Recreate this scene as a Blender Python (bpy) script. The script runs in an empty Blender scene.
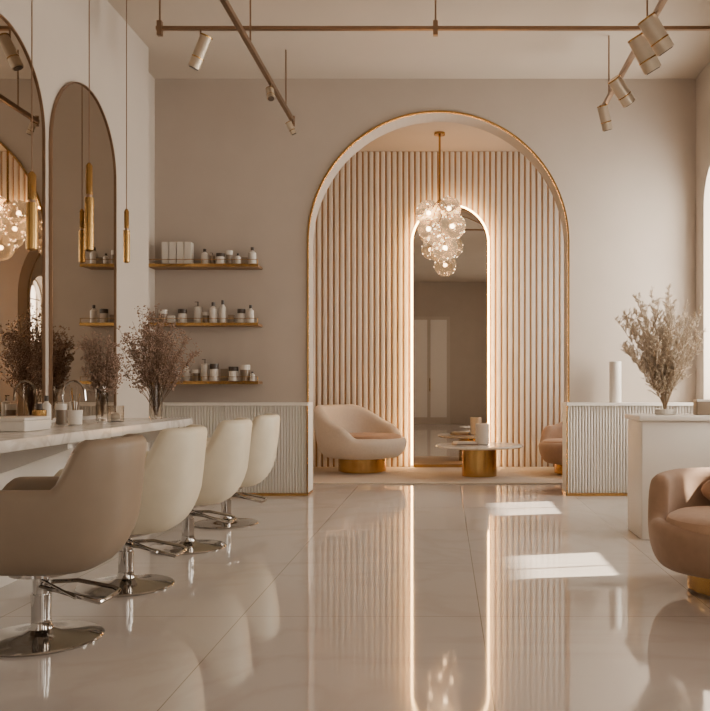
import bpy, math, random
from mathutils import Vector, Matrix, Quaternion
random.seed(7)
PI=math.pi
# ---------------------------------------------------------------- materials
def lin(h):
    h=h.lstrip('#'); o=[]
    for i in (0,2,4):
        c=int(h[i:i+2],16)/255
        o.append(c/12.92 if c<=0.04045 else ((c+0.055)/1.055)**2.4)
    return (*o,1)
def mat(name,col,rough=0.5,metal=0,noise=0.0,nscale=8,bump=0.0,emit=None,es=0,trans=0,coat=0,sheen=0,ior=1.45,alpha=1):
    m=bpy.data.materials.new(name); m.use_nodes=True
    nt=m.node_tree; b=nt.nodes['Principled BSDF']
    c=lin(col) if isinstance(col,str) else col
    b.inputs['Base Color'].default_value=c
    b.inputs['Roughness'].default_value=rough
    b.inputs['Metallic'].default_value=metal
    b.inputs['IOR'].default_value=ior
    b.inputs['Transmission Weight'].default_value=trans
    b.inputs['Coat Weight'].default_value=coat
    b.inputs['Sheen Weight'].default_value=sheen
    b.inputs['Alpha'].default_value=alpha
    if emit:
        b.inputs['Emission Color'].default_value=lin(emit); b.inputs['Emission Strength'].default_value=es
    if noise>0 or bump>0:
        tc=nt.nodes.new('ShaderNodeTexCoord'); n=nt.nodes.new('ShaderNodeTexNoise')
        n.inputs['Scale'].default_value=nscale; n.inputs['Detail'].default_value=5
        nt.links.new(tc.outputs['Object'],n.inputs['Vector'])
        if noise>0:
            r=nt.nodes.new('ShaderNodeValToRGB')
            r.color_ramp.elements[0].position=0.3; r.color_ramp.elements[1].position=0.7
            r.color_ramp.elements[0].color=(*[x*(1-noise) for x in c[:3]],1)
            r.color_ramp.elements[1].color=(*[min(1,x*(1+noise)) for x in c[:3]],1)
            nt.links.new(n.outputs['Fac'],r.inputs['Fac']); nt.links.new(r.outputs['Color'],b.inputs['Base Color'])
        if bump>0:
            bp=nt.nodes.new('ShaderNodeBump'); bp.inputs['Strength'].default_value=bump; bp.inputs['Distance'].default_value=0.01
            nt.links.new(n.outputs['Fac'],bp.inputs['Height']); nt.links.new(bp.outputs['Normal'],b.inputs['Normal'])
    return m
M={}
M['wall']=mat('plaster_taupe','#b9ada1',0.85,noise=0.03,nscale=3,bump=0.05)
M['wallw']=mat('plaster_cream','#c3b8ac',0.8,noise=0.02,nscale=3)
M['ceil']=mat('ceiling_paint','#c0b3a4',0.9,noise=0.02,nscale=2)
M['white']=mat('white_lacquer','#e6e0d8',0.4,noise=0.01)
M['flute']=mat('fluted_white','#dcd7cf',0.45,noise=0.015)
M['slat']=mat('slat_cream','#efe9df',0.5,noise=0.03,nscale=5)
M['slatback']=mat('slat_backing','#c09c77',0.7,noise=0.08,nscale=6)
M['gold']=mat('brushed_brass','#b8935a',0.25,1,noise=0.06,nscale=30)
M['golddark']=mat('bronze_track','#937a65',0.35,1,noise=0.05,nscale=30)
M['champ']=mat('champagne_metal','#bfb09c',0.35,0.6,noise=0.03,nscale=30)
M['chrome']=mat('chrome','#b4b0ac',0.08,1,noise=0.01)
M['mirror']=mat('mirror_silver','#cdc5bc',0.01,1,noise=0.004)
M['mirrorb']=mat('mirror_bronze_tint','#c6bbae',0.01,1,noise=0.004)
M['led']=mat('led_warm','#ffdca0',0.5,emit='#ffc47c',es=34)
M['bulb']=mat('bulb_warm','#fff0d8',0.5,emit='#ffd9ac',es=22)
M['cream']=mat('leather_cream','#dbd1ba',0.42,noise=0.03,nscale=12,bump=0.03)
M['taupel']=mat('leather_taupe','#8f7e6c',0.45,noise=0.03,nscale=12,bump=0.03)
M['tan']=mat('velvet_tan','#a1826a',0.8,noise=0.06,nscale=20,bump=0.1,sheen=0.15)
M['tanc']=mat('cushion_tan','#b49176',0.8,noise=0.06,nscale=20,bump=0.1,sheen=0.15)
M['ivory']=mat('boucle_ivory','#d8cdbf',0.85,noise=0.04,nscale=40,bump=0.15,sheen=0.2)
M['rug']=mat('rug_beige','#cdc0b1',0.95,noise=0.05,nscale=60,bump=0.2)
M['glass']=mat('clear_glass','#f4efe8',0.03,trans=1,ior=1.45,noise=0.005)
M['globe']=mat('globe_glass','#f3e4cf',0.14,trans=0.9,ior=1.18,noise=0.1,nscale=40,bump=0.7,emit='#ffd8a8',es=0.15)
M['bot_w']=mat('bottle_white','#d8d1c8',0.35,noise=0.01)
M['bot_t']=mat('bottle_taupe','#80705f',0.3,noise=0.02)
M['bot_d']=mat('bottle_dark','#453a32',0.3,noise=0.02)
M['dry']=mat('dried_flower','#9c8270',0.9,noise=0.25,nscale=60)
M['dryl']=mat('dried_pampas','#cdbda8',0.9,noise=0.2,nscale=60)
M['stem']=mat('dried_stem','#6e5745',0.9,noise=0.1,nscale=40)
M['stemw']=mat('pampas_stem','#a8947c',0.9,noise=0.1,nscale=40)
M['frame']=mat('window_paint','#e9e4dc',0.5,noise=0.01)
M['wood']=mat('walnut','#8b6a4c',0.5,noise=0.15,nscale=14)
# marble
def marble(name,base,vein,rough,scale,tiles=None):
    m=mat(name,base,rough); nt=m.node_tree; b=nt.nodes['Principled BSDF']
    tc=nt.nodes.new('ShaderNodeTexCoord')
    n=nt.nodes.new('ShaderNodeTexNoise'); n.inputs['Scale'].default_value=scale; n.inputs['Detail'].default_value=8; n.inputs['Distortion'].default_value=1.6
    nt.links.new(tc.outputs['Object'],n.inputs['Vector'])
    r=nt.nodes.new('ShaderNodeValToRGB'); e=r.color_ramp.elements
    e[0].position=0.44; e[0].color=lin(base); e[1].position=0.56; e[1].color=lin(base)
    k=r.color_ramp.elements.new(0.5); k.color=lin(vein)
    nt.links.new(n.outputs['Fac'],r.inputs['Fac'])
    out=r.outputs['Color']
    if tiles:
        mp=nt.nodes.new('ShaderNodeMapping'); mp.inputs['Location'].default_value=(-tiles[2],-tiles[3],0)
        nt.links.new(tc.outputs['Object'],mp.inputs['Vector'])
        bk=nt.nodes.new('ShaderNodeTexBrick'); bk.offset=0; bk.squash=1
        bk.inputs['Scale'].default_value=1; bk.inputs['Brick Width'].default_value=tiles[0]; bk.inputs['Row Height'].default_value=tiles[1]
        bk.inputs['Mortar Size'].default_value=0.0024; bk.inputs['Mortar Smooth'].default_value=0.3
        bk.inputs['Mortar'].default_value=lin('#8f857c')
        nt.links.new(mp.outputs['Vector'],bk.inputs['Vector'])
        nt.links.new(out,bk.inputs['Color1']); nt.links.new(out,bk.inputs['Color2'])
        out=bk.outputs['Color']
    nt.links.new(out,b.inputs['Base Color'])
    return m
M['floor']=marble('polished_tile','#c6beb8','#c1b8b1',0.05,0.7,(1.15,1.25,0.17,0.35))
M['floor'].node_tree.nodes['Principled BSDF'].inputs['IOR'].default_value=2.4
M['marble']=marble('white_marble','#e2dcd5','#c9c1b8',0.15,2.5)

# ---------------------------------------------------------------- builder
class B:
    def __init__(s): s.v=[];s.f=[];s.m=[];s.mats=[]
    def mi(s,k):
        if k not in s.mats: s.mats.append(k)
        return s.mats.index(k)
    def add(s,vs,fs,k):
        o=len(s.v); s.v+= [tuple(x) for x in vs]; i=s.mi(k)
        for f in fs: s.f.append([a+o for a in f]); s.m.append(i)
    def box(s,x0,x1,y0,y1,z0,z1,k,bev=0):
        if bev<=0:
            s.add([(x,y,z) for x in(x0,x1) for y in(y0,y1) for z in(z0,z1)],
              [(0,1,3,2),(4,6,7,5),(0,4,5,1),(2,3,7,6),(0,2,6,4),(1,5,7,3)],k)
        else:
            rings=[]
            for z,i in((z0,bev),(z0+bev*.3,bev*.3),(z0+bev,0),(z1-bev,0),(z1-bev*.3,bev*.3),(z1,bev)):
                ring=[]
                for cx,cy,a0 in((x1-bev,y1-bev,0),(x0+bev,y1-bev,90),(x0+bev,y0+bev,180),(x1-bev,y0+bev,270)):
                    for q in range(5):
                        a=math.radians(a0+q*22.5); rr=max(bev-i,0.0001)
                        ring.append((cx+rr*math.cos(a),cy+rr*math.sin(a),z))
                rings.append(ring)
            s.loft(rings,k)
    def loft(s,rings,k,caps=True,closed=True):
        n=len(rings[0]); vs=[p for r in rings for p in r]; fs=[]
        for j in range(len(rings)-1):
            for i in range(n if closed else n-1):
                a=j*n+i; b=j*n+(i+1)%n
                fs.append((a,b,b+n,a+n))
        if caps: fs.append(list(range(n))[::-1]); fs.append([(len(rings)-1)*n+i for i in range(n)])
        s.add(vs,fs,k)
    def cyl(s,p0,p1,r0,k,r1=None,n=16):
        r1=r0 if r1 is None else r1
        p0=Vector(p0);p1=Vector(p1);q=(p1-p0).to_track_quat('Z','Y')
        rings=[]
        for p,r in((p0,r0),(p1,r1)):
            rings.append([p+q@Vector((r*math.cos(2*PI*i/n),r*math.sin(2*PI*i/n),0)) for i in range(n)])
        s.loft(rings,k)
    def tube(s,pts,r,k,n=8):
        pts=[Vector(p) for p in pts]; rings=[]
        for i,p in enumerate(pts):
            d=(pts[min(i+1,len(pts)-1)]-pts[max(i-1,0)]).normalized()
            q=d.to_track_quat('Z','Y')
            rr=r(i/(len(pts)-1)) if callable(r) else r
            rings.append([p+q@Vector((rr*math.cos(2*PI*j/n),rr*math.sin(2*PI*j/n),0)) for j in range(n)])
        s.loft(rings,k)
    def lathe(s,prof,k,c=(0,0,0),n=32,sx=1,sy=1):
        rings=[[(c[0]+sx*max(r,1e-4)*math.cos(2*PI*i/n),c[1]+sy*max(r,1e-4)*math.sin(2*PI*i/n),c[2]+z) for i in range(n)] for r,z in prof]
        s.loft(rings,k)
    def sphere(s,c,r,k,n=16,sz=1,sx=1,sy=1):
        s.lathe([(r*math.sin(PI*j/(n//2)),-r*sz*math.cos(PI*j/(n//2))) for j in range(n//2+1)],k,c,n,sx,sy)
    def octa(s,c,r,k,d=None,l=1):
        vs=[Vector(x) for x in((r,0,0),(-r,0,0),(0,r,0),(0,-r,0),(0,0,r*l),(0,0,-r*l))]
        if d is not None:
            q=Vector(d).to_track_quat('Z','Y'); vs=[q@x for x in vs]
        c=Vector(c)
        s.add([c+x for x in vs],[(0,2,4),(2,1,4),(1,3,4),(3,0,4),(2,0,5),(1,2,5),(3,1,5),(0,3,5)],k)
    def extr(s,pts,fn,d0,d1,k):
        n=len(pts)
        vs=[fn(u,w,d0) for u,w in pts]+[fn(u,w,d1) for u,w in pts]
        fs=[list(range(n)),[n+i for i in range(n)][::-1]]+[(i,i+n,(i+1)%n+n,(i+1)%n) for i in range(n)]
        s.add(vs,fs,k)
    def band(s,outer,inner,fn,d0,d1,k):
        n=len(outer); vs=[]
        for L in(outer,inner):
            for d in(d0,d1): vs+=[fn(u,w,d) for u,w in L]
        fs=[]
        for i in range(n-1):
            fs+=[(i,i+1,2*n+i+1,2*n+i),(n+i,3*n+i,3*n+i+1,n+i+1),(i,n+i,n+i+1,i+1),(2*n+i,2*n+i+1,3*n+i+1,3*n+i)]
        for i in(0,n-1): fs.append((i,2*n+i,3*n+i,n+i))
        s.add(vs,fs,k)
    def obj(s,name,loc=(0,0,0),rot=0,smooth=True,parent=None,sub=0):
        me=bpy.data.meshes.new(name); me.from_pydata(s.v,[],s.f)
        for k in s.mats: me.materials.append(M[k])
        me.polygons.foreach_set('material_index',s.m)
        me.validate()
        import bmesh
        bm=bmesh.new(); bm.from_mesh(me); bmesh.ops.recalc_face_normals(bm,faces=bm.faces); bm.to_mesh(me); bm.free()
        if smooth:
            for p in me.polygons: p.use_smooth=True
            me.set_sharp_from_angle(angle=math.radians(38))
        o=bpy.data.objects.new(name,me); bpy.context.collection.objects.link(o)
        o.location=loc; o.rotation_euler=(0,0,rot)
        if parent: o.parent=parent
        return o
XZ=lambda u,w,d:(u,d,w)
YZ=lambda u,w,d:(d,u,w)
def arch(c,r,z0,zs,n=40):
    return [(c-r,z0)]+[(c-r*math.cos(PI*i/n),zs+r*math.sin(PI*i/n)) for i in range(n+1)]+[(c+r,z0)]
CH=4.37
# ---------------------------------------------------------------- room shell
b=B(); b.box(-3.4,3.0,-3.2,12.1,-0.12,0,'floor'); b.obj('floor',smooth=False)
# the ceiling slab runs on outside: added, unseen overhang that trims the sun
b=B(); b.box(-3.4,7.75,-3.2,12.1,CH,CH+0.15,'ceil'); b.obj('ceiling',smooth=False)
AC,AR,AS=-0.073,1.377,2.645
b=B()
b.extr([(-3.4,0)]+arch(AC,AR,0,AS,64)+[(3.0,0),(3.0,CH),(-3.4,CH)],XZ,9.0,9.35,'wall')
b.obj('wall_back',smooth=False)
b=B(); b.band(arch(AC,AR+0.010,0,AS,64),arch(AC,AR-0.008,0,AS,64),XZ,8.985,9.02,'gold'); b.obj('trim_1')
b=B(); b.box(-3.4,-2.85,-3.0,8.18,0,CH,'wallw'); b.box(-3.4,-3.07,8.18,9.0,0,CH,'wallw'); b.obj('wall_left',smooth=False)
b=B(); b.box(-3.4,3.0,-3.2,-3.0,0,CH,'wall'); b.obj('wall_rear',smooth=False)
b=B(); b.box(-2.5,-2.3,9.35,11.75,0,CH,'wallw'); b.obj('wall_lounge_left',smooth=False)
b=B(); b.box(2.3,2.5,9.35,11.75,0,CH,'wallw'); b.obj('wall_lounge_right',smooth=False)
b=B(); b.box(-2.5,2.5,11.78,12.0,0,CH,'slatback')
SP=0.080; n=int(4.6/SP)
for i in range(n+1):
    x=-2.3+i*SP
    b.box(x-.027,x+.027,11.75,11.79,0,CH,'slat',0.014)
b.obj('wall_lounge')
wins=[8.27,5.7,2.2,-0.4]; WR=0.45; WZ0,WZS=0.98,2.95
out=[(9.0,WZ0)]
for c in wins: out+=[(u,w) for u,w in reversed(arch(c,WR,WZ0,WZS,24))]
out+=[(-3.0,WZ0),(-3.0,CH),(9.0,CH)]
b=B(); b.extr(out,YZ,2.65,3.0,'wallw'); b.box(2.65,3.0,-3.0,9.0,0,WZ0,'wallw'); b.obj('wall_right',smooth=False)
for i,c in enumerate(wins):
    b=B()
    b.band(arch(c,WR-0.001,WZ0+0.03,WZS,24),arch(c,WR-0.03,WZ0+0.03,WZS,24),YZ,2.86,2.92,'frame')
    b.box(2.86,2.92,c-WR+0.002,c+WR-0.002,WZ0,WZ0+0.035,'frame')
    b.box(2.88,2.90,c-0.01,c+0.01,WZ0+0.03,WZS+WR-0.03,'frame')
    b.box(2.88,2.90,c-WR+0.03,c+WR-0.03,WZS-0.01,WZS+0.01,'frame')
    b.obj('window_%d'%(i+1),smooth=False)
for i,x in enumerate((-2.2,2.05)):  # unseen frames added around the rear fill lamps
    b=B(); w_=.58
    for x0,x1,z0,z1 in((x-w_,x-w_+.05,.5,3.5),(x+w_-.05,x+w_,.5,3.5),(x-w_,x+w_,.45,.5),(x-w_,x+w_,3.5,3.55),(x-.015,x+.015,.5,3.5)):
        b.box(x0,x1,-2.998,-2.93,z0,z1,'frame')
    b.obj('window_%d'%(5+i),smooth=False)
b=B()
for y0,y1,z0,z1 in((9.75,9.8,.9,3.5),(11.15,11.2,.9,3.5),(9.75,11.2,.85,.9),(9.75,11.2,3.5,3.55),(10.465,10.485,.9,3.5)):
    b.box(2.24,2.298,y0,y1,z0,z1,'frame')
b.obj('window_7',smooth=False)
b=B(); b.box(-1.15,0.15,-2.998,-2.955,0,3.3,'wallw'); b.box(-1.05,-0.55,-2.955,-2.94,0.2,3.2,'white'); b.box(-0.45,0.05,-2.955,-2.94,0.2,3.2,'white')
b.cyl((-0.47,-2.9,1.0),(-0.47,-2.9,1.4),0.012,'gold'); b.cyl((-0.47,-2.95,1.05),(-0.47,-2.9,1.05),0.01,'gold'); b.cyl((-0.47,-2.95,1.35),(-0.47,-2.9,1.35),0.01,'gold')
b.obj('door_1')
def halfwall(name,x0,x1):
    b=B(); b.box(x0,x1,8.70,8.999,0.03,0.92,'flute'); b.box(x0-0.0,x1,8.66,8.999,0.92,0.95,'white')
    b.box(x0,x1,8.665,8.999,0,0.03,'gold')
    p=0.03; m=int((x1-x0)/p)
    for i in range(m):
        b.lathe([(0.013,0.03),(0.013,0.92)],'flute',(x0+p*(i+.5),8.70,0),8,1,1.3)
    b.box(x0,x0+0.012,8.675,8.71,0,0.95,'gold' if x0>0 else 'flute')
    b.box(x1-0.012,x1,8.675,8.71,0,0.95,'gold' if x0<0 else 'flute')
    b.obj(name)
halfwall('fluted_half_wall',-3.065,-1.40)
halfwall('fluted_half_wall',1.24,2.645)
b=B(); b.box(-2.29,2.29,9.72,11.7,0,0.018,'rug',0.008); b.obj('area_rug')
# ---------------------------------------------------------------- left wall mirrors
def wallmirror(c):
    b=B(); r=0.6
    b.extr(arch(c,r-0.008,0.88,2.88,40),YZ,-2.849,-2.835,'mirrorb')
    b.band(arch(c,r,0.87,2.88,40),arch(c,r-0.01,0.87,2.88,40),YZ,-2.849,-2.825,'golddark')
    b.obj('arched_wall_mirror')
for c in(6.72,5.42,4.1,2.8): wallmirror(c)
b=B(); mc=0.07; r=0.5
b.extr(arch(mc,r,0.04,3.06,48),XZ,11.62,11.64,'mirror')
b.band(arch(mc,r+0.01,0.03,3.06,48),arch(mc,r-0.006,0.03,3.06,48),XZ,11.608,11.66,'gold')
b.band(arch(mc,r+0.036,0.03,3.06,48),arch(mc,r+0.012,0.03,3.06,48),XZ,11.63,11.66,'led')
b.box(mc-0.3,mc+0.3,11.64,11.748,0.5,3.0,'gold')
b.box(mc-0.5,mc+0.5,11.60,11.66,0.0,0.04,'gold')
b.obj('arched_floor_mirror',(0,0,0.0185))
# ---------------------------------------------------------------- counter
b=B()
b.box(-2.848,-2.10,-1.0,7.08,0.79,0.85,'marble',0.006)
b.box(-2.848,-2.72,-1.0,7.0,0.0,0.79,'white')
b.box(-2.75,-2.45,-1.0,7.0,0,0.12,'white')
for y in(6.95,4.9,2.8,0.8):
    b.extr([(-2.72,0.79),(-2.16,0.79),(-2.16,0.75),(-2.72,0.55)],XZ,y-0.03,y+0.03,'white')
b.obj('styling_counter',smooth=True)
# ---------------------------------------------------------------- tub shells
def sm(a,b_,x):
    t=max(0,min(1,(x-a)/(b_-a))); return t*t*(3-2*t)
def tub(B_,a,bb,z0,ztop,zseat,th,k,k0=0.55,zref=0.5,lean=0.0,zl=0.45,nexp=2.4,N=96):
    rings=[[] for _ in range(24)]
    for i in range(N):
        t=2*PI*i/N; c,s_=math.cos(t),math.sin(t)
        R=1/((abs(c)/a)**nexp+(abs(s_)/bb)**nexp)**(1/nexp)
        ang=math.degrees(abs(t if t<=PI else t-2*PI))
        zt=ztop(ang)
        def P(z,ins):
            u=max(0,min(1,(z-z0)/(zref-z0)))
            sc=k0+(1-k0)*math.sqrt(max(0,1-(1-u)**2))
            rr=max(0.01,R*sc-ins)
            lx=lean*max(0,z-zl)*max(0,c)**0.7 if c>0 else 0
            return (rr*c+lx,rr*s_+lean*0.35*max(0,z-zl)*s_,z)
        pts=[(0.02*c,0.02*s_,z0)]
        H=zt-th/2-z0
        for q in(0,0.02,0.06,0.12,0.2,0.3,0.42,0.6,0.8,1.0): pts.append(P(z0+H*q,0))
        for q in(30,60,90,120,150):
            a_=math.radians(q); x,y,_=P(zt-th/2,th/2*(1-math.cos(a_)))
            pts.append((x,y,zt-th/2+th/2*math.sin(a_)))
        zz=zt-th/2; zb=min(zz-0.005,zseat)
        for q in(0,0.2,0.45,0.7,0.9,1.0): pts.append(P(zz+(zb-zz)*q,th) )
        x,y,z=pts[-1]; pts.append((x*.5,y*.5,z)); pts.append((0.02*c,0.02*s_,z))
        for j,p in enumerate(pts): rings[j].append(p)
    rings=[r for r in rings if r]
    B_.loft(rings,k)
def cushion(B_,cx,rx,ry,z0,z1,k,nexp=2.6,N=48,mat_=None):
    rings=[]
    h=z1-z0
    for sc,q in((0.02,0),(0.85,0),(0.96,.08),(1,.3),(1,.65),(0.97,.85),(0.9,.96),(0.7,1.02),(0.35,1.06),(0.02,1.07)):
        ring=[]
        for i in range(N):
            t=2*PI*i/N; c,s_=math.cos(t),math.sin(t)
            R=1/((abs(c)/rx)**nexp+(abs(s_)/ry)**nexp)**(1/nexp)
            ring.append((cx+R*sc*c,R*sc*s_,z0+h*q))
        rings.append(ring)
    B_.loft(rings,k)
def salon(x,y,k,rot=0):
    b=B()
    def zt(a):
        z=0.888-(0.888-0.685)*sm(42,60,a)
        z-=(0.685-0.50)*sm(132,160,a)
        return z
    tub(b,0.385,0.30,0.31,zt,0.44,0.075,k,k0=0.50,zref=0.58,lean=0.10,zl=0.45,nexp=3.2)
    cushion(b,-0.03,0.31,0.225,0.42,0.50,k)
    b.lathe([(0.13,0.29),(0.13,0.315)],'chrome')
    b.lathe([(0.255,0),(0.26,0.008),(0.255,0.014),(0.2,0.022),(0.08,0.034),(0.05,0.05),(0.042,0.07),(0.042,0.09)],'chrome',n=48)
    b.cyl((0,0,0.06),(0,0,0.3),0.034,'chrome',n=24); b.cyl((0,0,0.07),(0,0,0.2),0.041,'chrome',n=24)
    b.tube([(0.02,-0.05,0.24),(0.12,-0.1,0.235),(0.27,-0.12,0.20),(0.30,-0.11,0.19),(0.31,-0.05,0.19),(0.31,0.05,0.19),(0.30,0.11,0.19),(0.27,0.12,0.20),(0.12,0.1,0.235),(0.02,0.05,0.24)],0.010,'chrome')
    b.cyl((0.0,-0.02,0.27),(0.22,-0.16,0.22),0.007,'chrome')
    b.obj('salon_chair',(x,y,0),rot)
for (y,k,r_) in((3.73,'taupel',0.0),(4.72,'cream',0.03),(5.86,'cream',0.06),(6.88,'cream',0.08)):
    salon(-1.77,y,k,r_)
def lounge(x,y,rot,a,bk,arm,z,k,kc,zb=0.15,zseat=0.34,cz=0.45,cut=(118,142),drop=(50,110),k0=.72,zref=.42,pil=False,br=.58,cx=-.07,th=.13,cf=.15):
    b=B()
    def zt(g):
        h=bk-(bk-arm)*sm(drop[0],drop[1],g)
        h-=(arm-zseat-0.07)*sm(cut[0],cut[1],g)
        return h
    tub(b,a,a,zb,zt,zseat,th,k,k0=k0,zref=zref,lean=0.12,zl=0.3,nexp=2.2)
    cushion(b,cx,a-0.11,a-cf,zseat-0.01,cz,kc,nexp=2.3)
    if pil: b.sphere((a-.21,0,cz+.075),.1,kc,20,1.0,0.75,2.5)
    b.lathe([(a*(br-.03),0.012),(a*br,0.015),(a*br,zb-0.01),(a*(br-.08),zb+0.03)],'gold',n=40)
    b.lathe([(a*(br-.08),0),(a*(br-.08),0.02)],'gold',n=40)
    b.obj('tub_armchair',(x,y,z),rot)
lounge(1.61,4.62,math.radians(66),0.49,0.625,0.60,0,'tan','tanc',zb=0.13,zseat=0.32,cz=0.43,cut=(84,106),k0=.80,zref=.34,pil=True,cx=-.10,th=.11,cf=.11)
lounge(-1.07,11.0,math.radians(145),0.56,0.86,0.60,0.019,'ivory','tanc',zb=0.19,zseat=0.38,cz=0.49,drop=(35,105),cut=(98,125),br=.55)
lounge(1.64,10.7,math.radians(20),0.46,0.74,0.6,0.019,'tan','tanc',zb=0.14,zseat=0.34,cz=0.44)
# coffee table
b=B(); b.lathe([(0.215,0),(0.215,0.35)],'gold',n=48); b.lathe([(0.1,0.35),(0.52,0.352),(0.54,0.362),(0.54,0.372),(0.53,0.382),(0.02,0.382)],'marble',n=56)
b.obj('coffee_table',(0.42,10.50,0.019))
b=B(); b.lathe([(0.07,0),(0.085,0.01),(0.085,0.25),(0.075,0.26),(0.06,0.26),(0.06,0.03)],'bot_w',n=24); b.lathe([(0.055,0.03),(0.055,0.22)],'ivory'); b.obj('pillar_candle_jar',(0.46,10.5,0.402))
b=B(); b.box(-.14,.14,-.1,.1,0,0.02,'bot_t'); b.box(-.12,.13,-.09,.09,0.02,0.04,'bot_w'); b.obj('magazine_stack',(0.24,10.45,0.402),0.3,smooth=False)
# ---------------------------------------------------------------- chandelier
b=B()
b.cyl((0,0,CH-0.03),(0,0,CH),0.07,'gold',n=24); b.cyl((0,0,3.4),(0,0,CH-0.02),0.014,'gold')
gl=[(-0.14,0,3.34,.165),(0.12,0.05,3.41,.155),(-0.14,-.1,3.12,.14),(0.16,-0.06,3.16,.17),(0.0,0.10,3.05,.15),(0.07,-.04,2.89,.165)]
for x,y,z,r_ in gl:
    c=(x,y,z); b.sphere(c,r_,'globe',24)
    b.tube([(0,0,3.52),(x*.5,y*.5,z*.5+1.77),c],0.006,'gold',6)
    b.sphere(c,0.026,'bulb',10)
    for q in range(22):
        d=Vector((random.gauss(0,1),random.gauss(0,1),random.gauss(0,1))).normalized()
        b.octa(Vector(c)+d*r_*1.0,0.0055,'bulb')
        if q<8: b.octa(Vector(c)+d.yzx*r_*1.0,0.008,'gold')
b.obj('globe_chandelier',(-0.07,10.9,0))
# ---------------------------------------------------------------- pendants
def pend(x,y,z0,z1,r_=0.03):
    b=B(); b.cyl((0,0,z1),(0,0,CH),0.004,'golddark',n=8); b.lathe([(0.05,CH-0.02),(0.05,CH)],'gold',n=20)
    h=z1-z0
    b.lathe([(r_*.5,z0-.01),(r_,z0),(r_,z0+h*0.62)],'gold',n=20)
    b.lathe([(r_*.6,z0+h*.62),(r_*.6,z0+h*.66)],'golddark',n=20)
    b.lathe([(r_*.75,z0+h*0.66),(r_*.75,z1),(r_*.3,z1+.02)],'gold',n=20)
    b.obj('pendant_light',(x,y,0))
pend(-2.45,5.86,2.05,2.63,0.03); pend(-2.65,7.08,2.15,2.57,0.026); pend(-2.5,5.15,1.94,2.39,0.034)
# ---------------------------------------------------------------- ceiling tracks
def spot(b,p,d,L=0.2,r_=0.045,k='champ',drop=0.1):
    p=Vector(p); q=p-Vector((0,0,drop)); d=Vector(d).normalized()
    b.cyl(p,q,0.008,'golddark',n=8)
    b.cyl(q-d*L*.45,q+d*L*.55,r_,k,n=20); b.cyl(q+d*L*.55,q+d*(L*.55+.006),r_*.8,'bot_d',n=20)
    b.cyl(q-d*L*.5,q-d*L*.45,r_*1.03,'gold',n=20)
    b.cyl(q+d*L*.2,q+d*L*.24,r_*1.03,'gold',n=20)
b=B(); zr=4.1; yr=7.1
b.box(-2.41,2.64,yr-.015,yr+.015,zr-.015,zr+.015,'golddark')
for x in(-2.38,-0.08,2.4): b.cyl((x,yr,zr),(x,yr,CH),0.008,'golddark',n=8); b.box(x-.02,x+.02,yr-.022,yr+.022,zr-.06,zr+.06,'golddark')
spot(b,(-2.04,yr,zr-.01),(-0.45,0.1,-1),0.27,0.05,drop=0.18)
b.obj('ceiling_track_rail')
def dtrack(x,y0,y1,z,spots):
    b=B(); b.box(x-.018,x+.018,y0,y1,z-.02,z+.02,'golddark')
    for y in(y1-.4,y1-1.9,y0+.3): b.cyl((x,y,z),(x,y,CH),0.007,'golddark',n=8)
    b.cyl((x,y1-.02,z-.05),(x,y1-.02,z+.05),0.02,'golddark')
    for y,d,L,r_ in spots: spot(b,(x,y,z-.01),d,L,r_,drop=0.06+r_)
    b.obj('ceiling_track_spotlights')
dtrack(-1.54,3.5,8.63,3.8,[(7.5,(0.2,-.4,-1),0.1,0.035),(8.5,(0.5,0.2,-1),0.12,0.03)])
dtrack(1.52,3.5,8.3,3.8,[(8.1,(0.3,.3,-1),0.22,0.05),(7.35,(0.8,.4,-1),0.24,0.06),(6.5,(0.6,.2,-1),0.27,0.07),(6.15,(0.7,.2,-1),0.26,0.07)])
# ---------------------------------------------------------------- shelves
def bottle(b,x,y,z,kind,h,r_,k):
    if kind==0: b.lathe([(r_*.9,0),(r_,.006),(r_,h*.68),(r_*.6,h*.76),(r_*.35,h*.8),(r_*.35,h*.84)],k,(x,y,z),16); b.lathe([(r_*.45,h*.82),(r_*.45,h)],'bot_d' if k!='bot_d' else 'gold',(x,y,z),12)
    elif kind==1: b.lathe([(r_,0),(r_,h*.7)],k,(x,y,z),16); b.lathe([(r_*1.04,h*.7),(r_*1.04,h)],'bot_d' if k=='bot_w' else 'bot_w',(x,y,z),16)
    elif kind==2: b.box(x-r_,x+r_,y-r_*.7,y+r_*.7,z,z+h,k)
    else:
        b.lathe([(r_*.9,0),(r_,.006),(r_,h*.75),(r_*.4,h*.8)],k,(x,y,z),16); b.cyl((x,y,z+h*.8),(x,y,z+h),r_*.15,'bot_d',n=8); b.box(x-r_*.8,x+r_*.2,y-.006,y+.006,z+h*.97,z+h,'bot_d')
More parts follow.
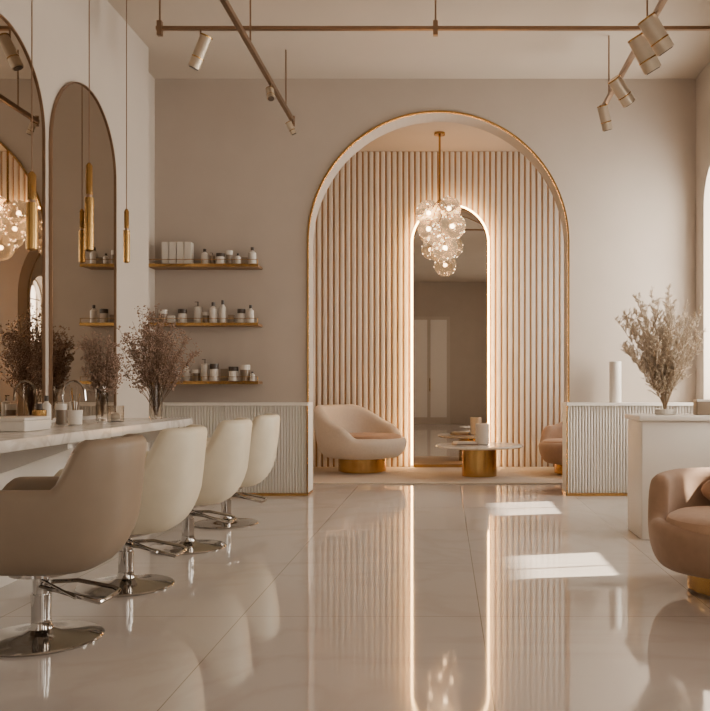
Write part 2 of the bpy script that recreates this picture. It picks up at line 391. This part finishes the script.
for si,z in enumerate((2.375,1.77,1.17)):
    b=B(); b.box(-3.065,-1.93,8.74,8.998,z-0.025,z,'wood'); b.box(-3.066,-1.92,8.728,8.741,z-0.03,z+0.002,'gold')
    b.cyl((-3.06,8.735,z+.045),(-1.925,8.735,z+.045),0.0035,'gold',n=6)
    for x in(-3.06,-2.5,-1.925): b.cyl((x,8.735,z),(x,8.735,z+.045),0.004,'gold',n=6)
    b.obj('wall_shelf',smooth=True)
    b=B()
    if si==0:
        for i in range(4): b.box(-2.93+i*.078,-2.93+i*.078+.068,8.80,8.90,0,.235,'bot_w')
        L=[(-2.5,0,.17,.038,'bot_w'),(-2.42,3,.13,.03,'bot_t'),(-2.33,1,.12,.045,'bot_w'),(-2.24,1,.15,.035,'bot_t'),(-2.15,0,.12,.028,'bot_w'),(-2.01,0,.19,.04,'bot_w'),(-2.08,2,.08,.03,'bot_t')]
    elif si==1:
        L=[(-2.93,1,.14,.045,'bot_t'),(-2.84,2,.08,.035,'bot_w'),(-2.74,1,.15,.045,'bot_w'),(-2.58,3,.23,.04,'bot_w'),(-2.49,1,.12,.035,'bot_t'),(-2.41,0,.22,.04,'bot_w'),(-2.31,0,.24,.034,'bot_w'),(-2.22,2,.09,.03,'bot_t'),(-2.12,1,.15,.04,'bot_w'),(-2.02,0,.19,.035,'bot_w')]
    else:
        L=[(-2.93,0,.16,.035,'bot_w'),(-2.8,1,.1,.04,'bot_t'),(-2.7,0,.19,.04,'bot_w'),(-2.6,1,.12,.04,'bot_t'),(-2.5,3,.23,.04,'bot_w'),(-2.4,1,.18,.045,'bot_w'),(-2.3,2,.13,.04,'bot_t'),(-2.2,1,.15,.05,'bot_w'),(-2.08,1,.17,.05,'bot_t'),(-2.0,0,.1,.025,'bot_w')]
    for x,kd,h,r_,k in L: bottle(b,x,8.86+random.uniform(-.03,.03),0,kd,h,r_,k)
    b.obj('cosmetic_bottles',(0,0,z+.001))
# ---------------------------------------------------------------- plants
def dried(name,loc,H,W,vh,vr,stems,kf,ks,seed,style=0,vase='glass',xlim=-9,nb=12,ydir=0.0):
    random.seed(seed); b=B()
    b.lathe([(vr*.92,0),(vr,.008),(vr,vh),(vr*.9,vh),(vr*.88,.02),(0.001,.02)],vase,(0,0,0),24)
    for i in range(stems):
        a=random.uniform(0,2*PI); sp=W*math.sqrt(random.random()); h=H*random.uniform(.55 if style else .62,1)*(1-0.25*(sp/W)**2)
        ex,ey=sp*math.cos(a)+ydir,sp*math.sin(a)*.8
        ex=max(ex,xlim)
        pts=[]
        for q in range(7):
            t=q/6; pts.append(Vector((ex*t**1.3+random.uniform(-.006,.006),ey*t**1.3+random.uniform(-.006,.006),.03+(h-.03)*t)))
        b.tube(pts,lambda t:0.0025*(1-t*.6),ks,4)
        for j in range(nb):
            t=random.uniform(.42,1) if style==0 else .2+.79*j/nb
            k=min(5,int(t*6)); p=pts[k].lerp(pts[k+1],t*6-k)
            d=Vector((random.gauss(0,1),random.gauss(0,1),random.uniform(.2,1.4)+(1 if style else 0))).normalized()
            L=random.uniform(.03,.09) if style==0 else random.uniform(.06,.14)*(1.35-t)
            e=p+d*L
            if e.x<xlim-.02: e.x=xlim-.02
            b.cyl(p,e,0.0012,ks,n=3)
            for w in range(6 if style==0 else 10):
                tt=random.uniform(.25,1.1); o=Vector((random.gauss(0,1),random.gauss(0,1),random.gauss(0,1)))*(.012 if style==0 else .007)
                if style==0: b.octa(p.lerp(e,tt)+o,random.uniform(.004,.009),kf)
                else: b.octa(p.lerp(e,tt)+o,random.uniform(.002,.0045),kf,d+o*50,4.5)
    b.obj(name,loc,smooth=False)
dried('dried_flower_vase',(-2.33,6.86,0.851),0.92,0.33,0.28,0.052,74,'dry','stem',3,xlim=-.38)
dried('dried_flower_vase',(-2.64,6.55,0.851),0.76,0.17,0.26,0.045,34,'dry','stem',5,xlim=-.13)  # added vase standing in for the first vase's mirror reflection
b=B(); b.box(1.42,2.63,6.16,6.64,0,0.86,'white',0.012); b.box(1.40,2.645,6.14,6.66,0.86,0.90,'white',0.008); b.obj('white_console')
dried('dried_pampas_vase',(1.66,6.42,0.901),1.06,0.36,0.04,0.08,60,'dryl','stemw',12,1,'bot_w',nb=22,ydir=-.04)
b=B(); b.box(-.07,.07,-.05,.05,0,.1,'bot_t',0.006); b.box(-.07,.07,-.05,.05,.1,.115,'bot_w'); b.obj('storage_box',(1.92,6.3,0.901))
b=B(); b.lathe([(.06,0),(.062,.01),(.062,.42),(.055,.425),(.05,.41),(.05,.03)],'bot_w',n=28); b.obj('cylinder_vase',(1.76,8.8,0.951))
# ---------------------------------------------------------------- counter items
Z=0.851
b=B(); b.box(-.13,.13,-.16,.16,0,.06,'bot_w',.008); b.box(-.13,.13,-.16,.16,.06,.08,'bot_w',.006); b.obj('tissue_box',(-2.52,5.0,Z))
b=B(); b.lathe([(.04,0),(.042,.005),(.042,.11),(.03,.115)],'gold',n=20); b.lathe([(.02,.115),(.02,.15)],'bot_d',n=12); b.obj('brass_pump_bottle',(-2.55,5.35,Z))
for (x,y,h,r_,k,kd) in((-2.6,5.55,.2,.03,'bot_w',0),(-2.66,5.9,.14,.035,'bot_t',1),(-2.6,5.95,.2,.028,'bot_w',3)):
    b=B(); bottle(b,0,0,0,kd,h,r_,k); b.obj('cosmetic_bottle',(x,y,Z))
b=B(); b.lathe([(.035,0),(.045,.005),(.05,.1),(.045,.1),(.04,.012),(.001,.012)],'bot_w',n=24)
for i in range(7):
    a=i*.9; b.cyl((0,0,.02),(.035*math.cos(a),.035*math.sin(a),.2+.01*i),.004,'gold' if i%2 else 'bot_t',n=6)
b.obj('brush_cup',(-2.5,5.75,Z))
b=B(); b.lathe([(.055,0),(.06,.004),(.06,.12),(.056,.12),(.054,.012),(.001,.012)],'glass',n=28); b.lathe([(.03,.012),(.04,.03),(.03,.06),(.001,.07)],'bot_w',n=16); b.obj('glass_tumbler',(-2.42,6.25,Z))
b=B(); b.lathe([(.05,0),(.05,.012)],'chrome',n=20)
b.tube([(0,0,0),(0,0,.2)]+[( .08-.08*math.cos(t),0,.2+.1*math.sin(t)) for t in [PI*q/8 for q in range(1,8)]]+[(.16,0,.16)],.008,'chrome'); b.obj('gooseneck_faucet',(-2.74,6.1,Z))
# ---------------------------------------------------------------- lights
def area(name,loc,rot,sx,sy,e,col):
    l=bpy.data.lights.new(name,'AREA'); l.shape='RECTANGLE'; l.size=sx; l.size_y=sy; l.energy=e; l.color=col
    o=bpy.data.objects.new(name,l); bpy.context.collection.objects.link(o); o.location=loc; o.rotation_euler=rot; return o
for i,c in enumerate(wins):
    area('window_daylight',(2.97,c,2.15),(0,PI/2,0),2.2,.85,(118,60,42,32)[i],(1,.92,.81))
for x in(-2.2,2.05):  # added fill lamps behind the camera, no known window there
    area('storefront_daylight',(x,-2.96,2.0),(PI/2,0,0),1.05,2.9,18,(1,.9,.79))
area('lounge_window_daylight',(2.27,10.475,2.2),(0,PI/2,0),2.5,1.3,44,(1,.94,.86))
def point(name,loc,e,col,r_=0.05):
    l=bpy.data.lights.new(name,'POINT'); l.energy=e; l.color=col; l.shadow_soft_size=r_
    o=bpy.data.objects.new(name,l); bpy.context.collection.objects.link(o); o.location=loc
point('chandelier_glow',(0.0,10.86,2.89),18,(1,.8,.6),0.02)
s=bpy.data.lights.new('sun','SUN'); s.energy=36; s.angle=math.radians(0.8); s.color=(1,.86,.68)
so=bpy.data.objects.new('sun',s); bpy.context.collection.objects.link(so)
d=Vector((-1,-0.22,-0.60)); so.rotation_euler=d.to_track_quat('-Z','Y').to_euler(); so.location=(8,8,8)
w=bpy.data.worlds.new('world'); bpy.context.scene.world=w; w.use_nodes=True
bg=w.node_tree.nodes['Background']; bg.inputs[0].default_value=(1,.94,.86,1); bg.inputs[1].default_value=4
# ---------------------------------------------------------------- camera
cd=bpy.data.cameras.new('camera'); co=bpy.data.objects.new('camera',cd); bpy.context.collection.objects.link(co)
co.location=(0,0,1.1); co.rotation_euler=(PI/2,0,0)
cd.sensor_width=36; cd.lens=850/710*36; cd.shift_x=-90/710; cd.shift_y=32.5/710; cd.clip_end=200
bpy.context.scene.camera=co
